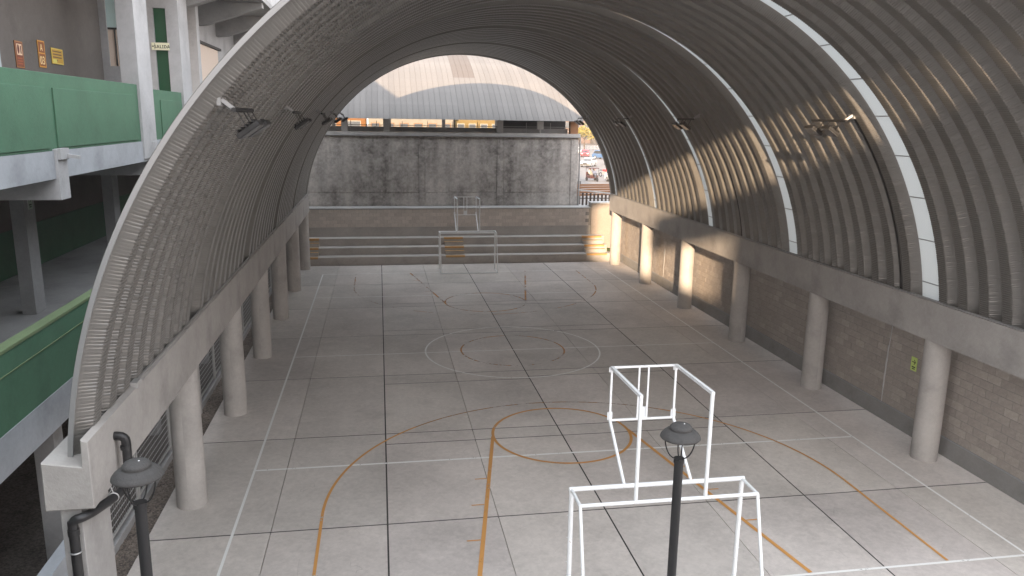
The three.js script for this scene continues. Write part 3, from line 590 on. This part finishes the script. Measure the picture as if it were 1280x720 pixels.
// ---------------------------------------------------------------- school building along the fence side
{
  const b = thing('school_building', 'pale school building with green balcony parapets alongside the vault', 'building', [-7, 0, -18]);
  const XF = -5.6;
  // upper storey: floor slab, parapet with framed panels
  part('floor_slab', bx(-12, XF - 0.002, 6.84, 7.32, 4, -44), mat.slabEdge, b);
  part('parapet', bx(XF - 0.14, XF - 0.02, 7.322, 8.645, -9, -20.28, 0.008), mat.green, b);
  for (const [z0, z1] of [[-9.2, -11.9], [-12.1, -14.86], [-15.2, -20.0]]) part('parapet_panel', bx(XF - 0.018, XF + 0.004, 7.37, 8.40, z0, z1, 0.006), mat.green, b);
  part('parapet', bx(XF - 0.14, XF - 0.02, 7.322, 8.58, -21.44, -24.6, 0.008), mat.green, b);
  part('parapet_panel', bx(XF - 0.018, XF + 0.004, 7.37, 8.33, -22.2, -24.5, 0.006), mat.green, b);
  part('cross_beam', bx(-12, XF + 0.05, 6.46, 7.35, -14.96, -15.40, 0.012), mat.render, b);
  part('cross_beam', bx(-12, XF + 0.05, 6.46, 7.30, -21.0, -21.4, 0.012), mat.render, b);
  part('drain_spout', merge([bx(XF + 0.002, XF + 0.10, 7.17, 7.36, -14.98, -15.38), sbar([XF + 0.05, 7.23, -15.3], [XF + 0.30, 7.20, -15.3], 0.07, 0.06)]), mat.render, b);
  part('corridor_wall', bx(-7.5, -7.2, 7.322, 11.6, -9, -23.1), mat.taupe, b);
  part('fin_wall', bx(XF - 0.36, XF + 0.04, 6.9, 11.6, -20.29, -21.42, 0.012), mat.render, b);
  const ce = part('corridor_end', merge([bx(-7.2, -7.03, 7.322, 11.6, -23.1, -23.3), bx(-6.70, -6.2, 7.322, 11.6, -23.1, -23.3), bx(-7.03, -6.70, 7.322, 9.2, -23.1, -23.3)]), mat.render, b);
  const wf = part('window', merge([bx(-7.02, -6.71, 10.14, 10.19, -23.14, -23.2), bx(-6.87, -6.84, 9.2, 10.14, -23.14, -23.2)]), mat.darkLine, b);
  part('upper_pane', bx(-7.03, -6.70, 10.19, 11.6, -23.17, -23.19), mat.glass, wf); part('lower_pane', bx(-7.03, -6.70, 9.2, 10.14, -23.17, -23.19), mat.blind, wf);
  part('door_wall', merge([bx(-5.90, XF + 0.04, 7.322, 11.6, -24.62, -25.0), bx(-6.66, -6.24, 7.322, 11.6, -24.62, -25.0), bx(-6.24, -5.90, 10.9, 11.6, -24.62, -25.0)]), mat.render, b);
  part('door', bx(-6.24, -5.90, 7.322, 10.9, -24.72, -24.78), mat.doorGreen, b);
  part('fin_wall', bx(XF - 0.34, XF + 0.04, 6.9, 11.6, -25.001, -25.75), mat.render, b);
  part('stair_wall', bx(-6.9, XF - 0.1, 6.9, 11.6, -27.6, -28.0), mat.render, b);
  part('corridor_column', bx(-5.98, -5.745, 7.322, 11.6, -13.25, -13.72, 0.01), mat.slabEdge, b);
  // roof on tapered cantilevers
  for (const z of [-26, -30, -34, -38]) part('roof_cantilever', extrudeZ([[-7, 10.95], [-5.9, 11.03], [-3.95, 11.66], [-3.95, 11.82], [-7, 11.82]], z, z - 0.4, 0.01), mat.softGrey, b);
  part('roof_slab', bx(-12, -5.3, 11.62, 11.9, -9, -24.9), mat.softGrey, b);
  part('roof_slab', bx(-12, -3.85, 11.83, 12.0, -24.92, -44), mat.softGrey, b);
  part('roof_parapet', bx(-4.0, -3.85, 12.002, 12.78, -24.92, -44), mat.render, b);
  const gw = part('gallery_wall', bx(-6.6, -6.3, 7.322, 11.82, -28.0, -44), mat.render, b);
  part('gallery_window', bx(-6.29, -6.27, 9.0, 10.45, -30.4, -34.0), mat.blind, b);
  part('window_lintel', bx(-6.298, -6.2, 10.46, 10.55, -30.2, -34.4), mat.darkLine, b);
  part('parapet', bx(XF - 0.14, XF - 0.02, 7.322, 8.58, -25.8, -43.8), mat.green, b);
  // lower storey
  part('floor_slab', bx(-12, XF - 0.002, 2.62, 3.26, 4, -44), mat.slabEdge, b);
  part('lower_parapet', bx(XF - 0.18, XF - 0.01, 3.262, 4.44, 4, -43.8), mat.green, b);
  part('parapet_cap', bx(XF - 0.20, XF + 0.004, 4.442, 4.50, 4, -43.8, 0.008), mat.greenCap, b);
  part('groove_strip', bx(XF - 0.009, XF + 0.002, 4.10, 4.115, 4, -43.8), mat.greenCap, b);
  part('corridor_floor', bx(-10.5, XF - 0.2, 3.262, 3.42, 4, -43.8), mat.softGrey, b);
  for (const z of [-13.0, -19.0, -25, -31, -37]) part('corridor_column', bx(-8.15, -7.85, 3.42, 6.84, z, z - 0.55, 0.012), mat.softGrey, b);
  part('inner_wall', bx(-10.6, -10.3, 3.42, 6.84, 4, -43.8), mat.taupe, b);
  part('dado', bx(-10.299, -10.27, 3.42, 4.7, 4, -43.8), mat.green, b);
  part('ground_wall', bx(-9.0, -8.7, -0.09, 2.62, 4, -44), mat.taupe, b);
  for (const z of [-8, -14, -20, -26, -32, -38]) part('ground_column', bx(-6.1, -5.75, -0.09, 2.62, z, z - 0.4, 0.01), mat.softGrey, b);
  part('end_wall', bx(-12, -6.0, -0.09, 11.6, -44.02, -44.3), mat.render, b);
  part('end_wall', bx(-12, -5.7, -0.09, 6.8, 4.02, 4.3), mat.render, b); part('end_wall', bx(-12, -7.55, 6.85, 11.6, -8.98, -8.7), mat.render, b);
}
sign('extinguisher_sign', 'small red and brown extinguisher sign on the dark corridor wall', 0.36, 0.52, (x, W, H) => { x.fillStyle = '#7a3a22'; x.fillRect(0, 0, W, H); x.strokeStyle = '#a8743c'; x.lineWidth = 12; x.strokeRect(6, 6, W - 12, H - 12); x.fillStyle = '#e6c9a8'; x.fillRect(W * 0.2, H * 0.1, W * 0.66, H * 0.42); x.fillStyle = '#5c120c'; x.beginPath(); x.ellipse(W * 0.4, H * 0.3, W * 0.14, H * 0.18, 0, 0, 7); x.fill(); x.fillRect(W * 0.64, H * 0.16, W * 0.14, H * 0.3); x.fillStyle = '#a0552e'; for (const y of [0.62, 0.72, 0.82]) x.fillRect(W * 0.18, H * y, W * 0.64, H * 0.05); }, [-7.19, 9.12, -18.0], Math.PI / 2, lin(0.2, 0.08, 0.04));
sign('classroom_sign', 'orange brown sign reading A over 03 on the dark corridor wall', 0.36, 0.56, (x, W, H) => { x.fillStyle = '#8a4a12'; x.fillRect(0, 0, W, H); x.strokeStyle = '#d89a3c'; x.lineWidth = 18; x.strokeRect(9, 9, W - 18, H - 18); x.beginPath(); x.moveTo(0, H * 0.47); x.lineTo(W, H * 0.47); x.stroke(); x.fillStyle = '#f2d59a'; x.textAlign = 'center'; x.textBaseline = 'middle'; x.font = `bold ${H * 0.34}px sans-serif`; x.fillText('A', W / 2, H * 0.26); x.font = `bold ${H * 0.42}px sans-serif`; x.fillText('03', W / 2, H * 0.74); }, [-7.19, 9.21, -19.12], Math.PI / 2, lin(0.3, 0.15, 0.04));
sign('notice_sign', 'yellow notice sign beside the A 03 sign on the corridor wall', 0.66, 0.34, (x, W, H) => { x.fillStyle = '#c79a1e'; x.fillRect(0, 0, W, H); x.strokeStyle = '#e0c050'; x.lineWidth = 10; x.strokeRect(5, 5, W - 10, H - 10); x.fillStyle = '#6b4c10'; for (let k = 0; k < 4; k++) x.fillRect(W * 0.1, H * (0.16 + k * 0.19), W * (k === 3 ? 0.4 : 0.76), H * 0.08); x.fillStyle = '#d8d060'; x.fillRect(W * 0.08, H * 0.7, W * 0.34, H * 0.22); }, [-7.19, 9.22, -19.98], Math.PI / 2, lin(0.4, 0.3, 0.05));
sign('exit_sign', 'cream sign reading SALIDA across the dark green door', 0.48, 0.2, (x, W, H) => { x.fillStyle = '#e9e6c8'; x.fillRect(0, 0, W, H); x.fillStyle = '#2c3320'; x.textAlign = 'center'; x.textBaseline = 'middle'; x.font = `bold ${H * 0.62}px sans-serif`; x.fillText('SALIDA', W * 0.58, H * 0.54); x.fillRect(W * 0.16, H * 0.1, W * 0.02, H * 0.8); x.fillRect(W * 0.03, H * 0.42, W * 0.09, H * 0.16); }, [-6.08, 9.85, -24.58], 0, lin(0.6, 0.6, 0.5));
sign('column_sign', 'small pale arrow sign on the corridor column of the upper balcony', 0.20, 0.34, arrowSign('#cfd6cf', '#2a3a2c'), [-5.735, 9.22, -13.55], Math.PI / 2);
sign('column_sign', 'small dark arrow sign on the lower corridor column', 0.22, 0.36, arrowSign('#9aa79a', '#20301f'), [-7.835, 6.0, -19.27], Math.PI / 2);

// ---------------------------------------------------------------- blocks behind the camera that shade the court (outside the frame)
{
  const b = thing('entrance_portico', 'tall concrete entrance portico facing the open end of the court', 'portico', [1, 0, 12.3]);
  part('wall', bx(0.69, 7.5, -0.09, 12.9, 12, 12.6), mat.render, b);
  part('lintel', bx(-1.93, 7.5, 12.902, 14.3, 12, 12.6), mat.softGrey, b);
  part('side_wall', extrudeZ([[0.68, -0.09], [0.68, 10.34], [-4.8, 12.85], [-5.3, 13.1], [-5.3, -0.09]], 12, 12.6), mat.render, b);
  const t = thing('stair_tower', 'tall plain stair tower beside the entrance portico', 'building', [-7, 0, 12.5]); part('wall', bx(-12, -5.32, -0.09, 16.6, 12, 12.8), mat.render, t);
}

// ---------------------------------------------------------------- beyond: vehicles, trees, buildings
function carShape(colour, label, x, z, turn, kind) {
  const t = thing(kind === 'suv' ? 'sport_utility_car' : 'parked_car', label, 'car', [0, 0, 0]);
  const paint = M({ color: colour, roughness: 0.3, metalness: 0.1 }), dark = M({ color: lin(0.03, 0.035, 0.04), roughness: 0.15 }), tyre = M({ color: lin(0.03, 0.03, 0.03), roughness: 0.8 });
  const hi = kind === 'suv' ? 1.72 : 1.46;
  const side = [[-2.15, 0.35], [2.1, 0.35], [2.18, 0.62], [2.05, 0.86], [0.95, 0.98], [-1.95, 1.02], [-2.18, 0.85]];
  const cab = [[1.0, 0.96], [0.35, hi - 0.05], [0.1, hi], [-1.35, hi], [-1.65, hi - 0.08], [kind === 'suv' ? -2.1 : -2.0, 1.0]];
  const ex = (p, w, bv) => { const g = new THREE.ExtrudeGeometry(new THREE.Shape(p.map(q => new THREE.Vector2(...q))), { depth: w - 2 * bv, bevelEnabled: true, bevelSize: bv, bevelThickness: bv, bevelSegments: 2 }); g.translate(0, 0, -(w - 2 * bv) / 2); g.rotateY(-Math.PI / 2); return g; };
  part('body', ex(side, 1.78, 0.07), paint, t); part('roof', ex(cab.map(([a, c]) => [a, c + 0.01]), 1.46, 0.06), paint, t);
  const win = cab.map(([a, c]) => [a * 0.94 - 0.02, 1.02 + (c - 1.02) * 0.86]); part('side_windows', ex(win, 1.62, 0.01), dark, t);
  part('windscreen', sbar([0, 1.05, 1.02], [0, hi - 0.12, 0.44], 1.3, 0.09), dark, t); part('rear_window', sbar([0, 1.08, -2.06], [0, hi - 0.16, -1.72], 1.25, 0.09), dark, t);
  for (const s of [-1, 1]) {
    for (const q of [1.35, -1.35]) { const w = part('wheel', new THREE.CylinderGeometry(0.33, 0.33, 0.22, 18).rotateZ(Math.PI / 2).translate(s * 0.8, 0.33, q), tyre, t); part('rim', new THREE.CylinderGeometry(0.2, 0.2, 0.23, 10).rotateZ(Math.PI / 2).translate(s * 0.805, 0.33, q), mat.clampM, w); }
    part('headlight', bx(s * 0.62 - 0.2, s * 0.62 + 0.2, 0.68, 0.82, 2.17, 2.24, 0.02), mat.white, t); part('tail_light', bx(s * 0.66 - 0.14, s * 0.66 + 0.14, 0.7, 0.9, -2.22, -2.27, 0.02), M({ color: lin(0.4, 0.02, 0.02), roughness: 0.3 }), t);
  }
  part('grille', bx(-0.36, 0.36, 0.55, 0.74, 2.2, 2.26), dark, t); part('bumper', bx(-0.85, 0.85, 0.36, 0.5, 2.2, 2.29, 0.02), tyre, t);
  t.position.set(x, 0, z); t.rotation.y = turn; return t;
}
carShape(lin(0.42, 0.43, 0.44), 'silver car crossing the car park behind the three wheeled taxi', 35.6, -132, -0.55);
carShape(lin(0.50, 0.03, 0.05), 'red car parked by the trees', 44.2, -167, -0.3);
carShape(lin(0.05, 0.12, 0.24), 'dark blue car parked under the yellow trees', 45.6, -158, 0.6, 'suv');
carShape(lin(0.70, 0.70, 0.69), 'white car facing the court next to the silver car', 41.0, -137, -0.15, 'suv');
carShape(lin(0.72, 0.71, 0.70), 'white car at the edge of the vault beside the red motorbike', 30.6, -99, 0.1);
carShape(lin(0.60, 0.58, 0.55), 'pale beige car parked behind the red car', 45.5, -180, 0.4);
{
  const t = thing('motor_taxi', 'three wheeled motor taxi with dark red canopy carrying passengers', 'taxi', [0, 0, 0]);
  const red = M({ color: lin(0.055, 0.016, 0.015), roughness: 0.5 }), cloth = [lin(0.5, 0.45, 0.4), lin(0.12, 0.14, 0.2)], skin = M({ color: lin(0.28, 0.17, 0.11), roughness: 0.7 });
  part('canopy', new RoundedBoxGeometry(1.25, 0.10, 1.5, 2, 0.04).translate(0, 1.68, -0.1), red, t);
  part('tub', merge([bx(-0.6, 0.6, 0.35, 0.75, -0.85, 0.5, 0.03), bx(-0.6, 0.6, 0.75, 1.15, -0.85, -0.75, 0.03)]), red, t);
  for (const s of [-1, 1]) { for (const q of [-0.8, 0.55]) part('canopy_post', bar([s * 0.58, 0.7, q], [s * 0.58, 1.66, q], 0.025, 6), mat.black, t); part('rear_wheel', new THREE.CylinderGeometry(0.26, 0.26, 0.12, 16).rotateZ(Math.PI / 2).translate(s * 0.62, 0.26, -0.5), mat.black, t); }
  part('front_wheel', new THREE.CylinderGeometry(0.28, 0.28, 0.1, 16).rotateZ(Math.PI / 2).translate(0, 0.28, 1.35), mat.black, t);
  part('handlebar', merge([bar([-0.35, 1.05, 1.05], [0.35, 1.05, 1.05], 0.02, 6), bar([0, 0.28, 1.35], [0, 1.05, 1.05], 0.03, 6), bx(-0.12, 0.12, 0.55, 0.82, 0.3, 1.1, 0.03)]), mat.black, t);
  part('seat', bx(-0.5, 0.5, 0.76, 0.9, -0.7, -0.1, 0.03), mat.black, t);
  t.position.set(27.9, 0, -101.2); t.rotation.y = 0.2;
  [[-0.26, -0.35, 0], [0.26, -0.35, 1], [0, 0.55, 1]].forEach(([x, z, c], k) => {
    const p = thing('person', ['seated passenger in pale shirt in the three wheeled taxi', 'seated passenger in dark shirt in the three wheeled taxi', 'driver in dark shirt astride the three wheeled taxi'][k], 'person', [0, 0, 0]);
    const prof = [[0.0, 1.62], [0.07, 1.60], [0.095, 1.52], [0.085, 1.42], [0.05, 1.36], [0.06, 1.33], [0.19, 1.28], [0.21, 1.15], [0.16, 0.98], [0.19, 0.88], [0.0, 0.86]].map(q => new THREE.Vector2(...q)).reverse();
    const body = new THREE.LatheGeometry(prof, 16); body.scale(1, 1, 0.7);
    const limbs = [-1, 1].flatMap(s => [bar([s * 0.19, 1.24, 0], [s * 0.22, 1.0, 0.16], 0.045, 7), bar([s * 0.22, 1.0, 0.16], [s * 0.14, 1.0, 0.38], 0.035, 7), bar([s * 0.09, 0.9, 0.02], [s * 0.12, 0.9, 0.42], 0.07, 7), bar([s * 0.12, 0.9, 0.42], [s * 0.12, 0.5, 0.45], 0.05, 7)]);
    part('body', merge([metric(body), ...limbs]), M({ color: cloth[c], roughness: 0.85 }), p);
    part('face', new THREE.SphereGeometry(0.088, 10, 8).scale(0.95, 1.2, 0.95).translate(0, 1.49, 0.018), skin, p); part('hair', new THREE.SphereGeometry(0.095, 10, 6, 0, 7, 0, 1.5).translate(0, 1.52, -0.01), mat.black, p);
    const a = 0.2; p.position.set(27.9 + x * Math.cos(a) + z * Math.sin(a), 0, -101.2 - x * Math.sin(a) + z * Math.cos(a)); p.rotation.y = a;
  });
  const m = thing('motorbike', 'red motorbike parked at the edge of the vault', 'motorbike', [0, 0, 0]), rd = M({ color: lin(0.55, 0.03, 0.03), roughness: 0.35 });
  for (const q of [-0.65, 0.65]) part('wheel', new THREE.TorusGeometry(0.26, 0.06, 8, 18).rotateY(Math.PI / 2).translate(0, 0.32, q), mat.black, m);
  part('tank', new RoundedBoxGeometry(0.34, 0.3, 0.6, 2, 0.09).translate(0, 0.95, 0.2), rd, m); part('seat', new RoundedBoxGeometry(0.3, 0.12, 0.75, 2, 0.05).translate(0, 0.95, -0.4), mat.black, m);
  part('engine', bx(-0.16, 0.16, 0.32, 0.78, -0.25, 0.3, 0.03), mat.fence, m); part('fork', merge([bar([0, 0.32, 0.65], [0, 1.15, 0.42], 0.035, 6), bar([-0.35, 1.18, 0.4], [0.35, 1.18, 0.4], 0.02, 6)]), mat.clampM, m); part('fairing', new RoundedBoxGeometry(0.36, 0.5, 0.22, 2, 0.08).translate(0, 1.05, 0.6), rd, m);
  m.position.set(31.4, 0, -108); m.rotation.y = 0.5;
}
function tree(label, x, z, h, r, c1, c2) {
  const t = thing('street_tree', label, 'tree', [x, 0, z], 'yellowing trees beyond the car park'), tr = [];
  tr.push(metric(new THREE.CylinderGeometry(0.13, 0.22, h * 0.5, 8).translate(x, h * 0.25, z)));
  for (let k = 0; k < 6; k++) { const a = k * 1.05; tr.push(bar([x, h * 0.42, z], [x + Math.cos(a) * r * 0.55, h * rr(0.62, 0.8), z + Math.sin(a) * r * 0.55], 0.06, 5)); }
  part('trunk', merge(tr), M({ color: lin(0.08, 0.06, 0.045), roughness: 0.95 }), t);
  const ls = [], clumps = []; for (let k = 0; k < 16; k++) { const a = rr(0, 6.28), e = rr(-0.5, 1), q = Math.sqrt(1 - Math.min(1, e * e)); clumps.push([x + Math.cos(a) * r * 0.68 * q, h * 0.68 + e * h * 0.26, z + Math.sin(a) * r * 0.68 * q, rr(0.3, 0.55) * r]); }
  for (let i = 0; i < 1300; i++) {
    const c = clumps[i % 16], u = V(rr(-1, 1), rr(-1, 1), rr(-1, 1)); if (u.length() > 1) u.normalize();
    const g = new THREE.PlaneGeometry(0.30, 0.2); g.rotateX(rr(0, 6)); g.rotateY(rr(0, 6)); g.translate(c[0] + u.x * c[3], c[1] + u.y * c[3] * 0.8, c[2] + u.z * c[3]);
    const f = rnd(), col = new Float32Array(12); for (let k = 0; k < 12; k++) col[k] = c1[k % 3] * (1 - f) + c2[k % 3] * f; g.setAttribute('color', new THREE.BufferAttribute(col, 3)); ls.push(g);
  }
  part('crown', merge(ls), M({ vertexColors: true, roughness: 0.85, side: THREE.DoubleSide }), t);
}
tree('yellow leaved tree beyond the parked cars, closest to the hall wall', 50.5, -192, 6.8, 2.6, [0.34, 0.25, 0.04], [0.16, 0.17, 0.03]);
tree('broad yellow green tree beyond the parked cars, between two other trees', 56.2, -196, 6.4, 3.2, [0.36, 0.26, 0.04], [0.20, 0.20, 0.035]);
tree('olive leaved tree beyond the parked cars, closest to the vault edge', 61.0, -202, 5.8, 2.9, [0.26, 0.22, 0.05], [0.14, 0.16, 0.03]);
lone('street_fence', merge([...Array(26)].map((_, k) => bx(47 + k * 0.9, 47.12 + k * 0.9, 0, 1.1, -206, -206.1)).concat([bx(46, 72, 1.0, 1.12, -206.02, -206.12), bx(46, 72, 0.3, 0.42, -206.02, -206.12)])), mat.fencePost, 'grey street fence behind the yellow trees', 'fence');
function house(label, x0, x1, h, z, colour, trim, floors, bays, depth = 10) {
  const t = thing('town_building', label, 'building', [(x0 + x1) / 2, 0, z - depth / 2]);
  part('wall', bx(x0, x1, -0.09, h, z, z - depth), M({ color: colour.clone().multiplyScalar(0.33), map: concMap, roughness: 0.9 }), t);
  part('roof_edge', bx(x0 - 0.15, x1 + 0.15, h, h + 0.35, z + 0.15, z - depth - 0.1), M({ color: trim.clone().multiplyScalar(0.33), roughness: 0.8 }), t);
  const gl = M({ color: lin(0.06, 0.07, 0.08), roughness: 0.2 }), bw = (x1 - x0) / bays, fh = h / floors;
  for (let f = 0; f < floors; f++) for (let k = 0; k < bays; k++) { const cx = x0 + (k + 0.5) * bw, cy = f * fh + fh * 0.55, w = bw * 0.27, hh = fh * 0.24; const fr = part('window', bx(cx - w - 0.08, cx + w + 0.08, cy - hh - 0.08, cy + hh + 0.08, z + 0.06, z - 0.02), M({ color: trim.clone().multiplyScalar(0.33), roughness: 0.7 }), t); part('pane', bx(cx - w, cx + w, cy - hh, cy + hh, z + 0.075, z + 0.02), gl, fr); }
  for (let f = 1; f < floors; f++) part('band', bx(x0, x1, f * fh - 0.12, f * fh + 0.12, z + 0.1, z), M({ color: trim.clone().multiplyScalar(0.33), roughness: 0.8 }), t);
  return t;
}
house('pink rendered town building beyond the yellow trees, closest to the hall roof', 58, 71, 11.5, -262, lin(0.52, 0.36, 0.30), lin(0.62, 0.55, 0.48), 3, 4);
house('cream town building beyond the yellow trees, partly behind the vault edge', 71.6, 90, 9.5, -255, lin(0.60, 0.54, 0.46), lin(0.45, 0.33, 0.26), 3, 5);
house('orange town building seen through the gap under the hall roof', -16, -1.5, 8.2, -98, lin(0.62, 0.27, 0.07), lin(0.75, 0.70, 0.62), 2, 5);
house('cream shop building with wide windows seen through the gap under the hall roof', -1.2, 9, 8.0, -97, lin(0.74, 0.68, 0.56), lin(0.60, 0.28, 0.09), 2, 6);
house('ochre building seen through the gap under the hall roof, beside the cream shop', 9.4, 15.2, 8.0, -99, lin(0.60, 0.42, 0.14), lin(0.7, 0.66, 0.55), 2, 4);

renderer.render(scene, camera);
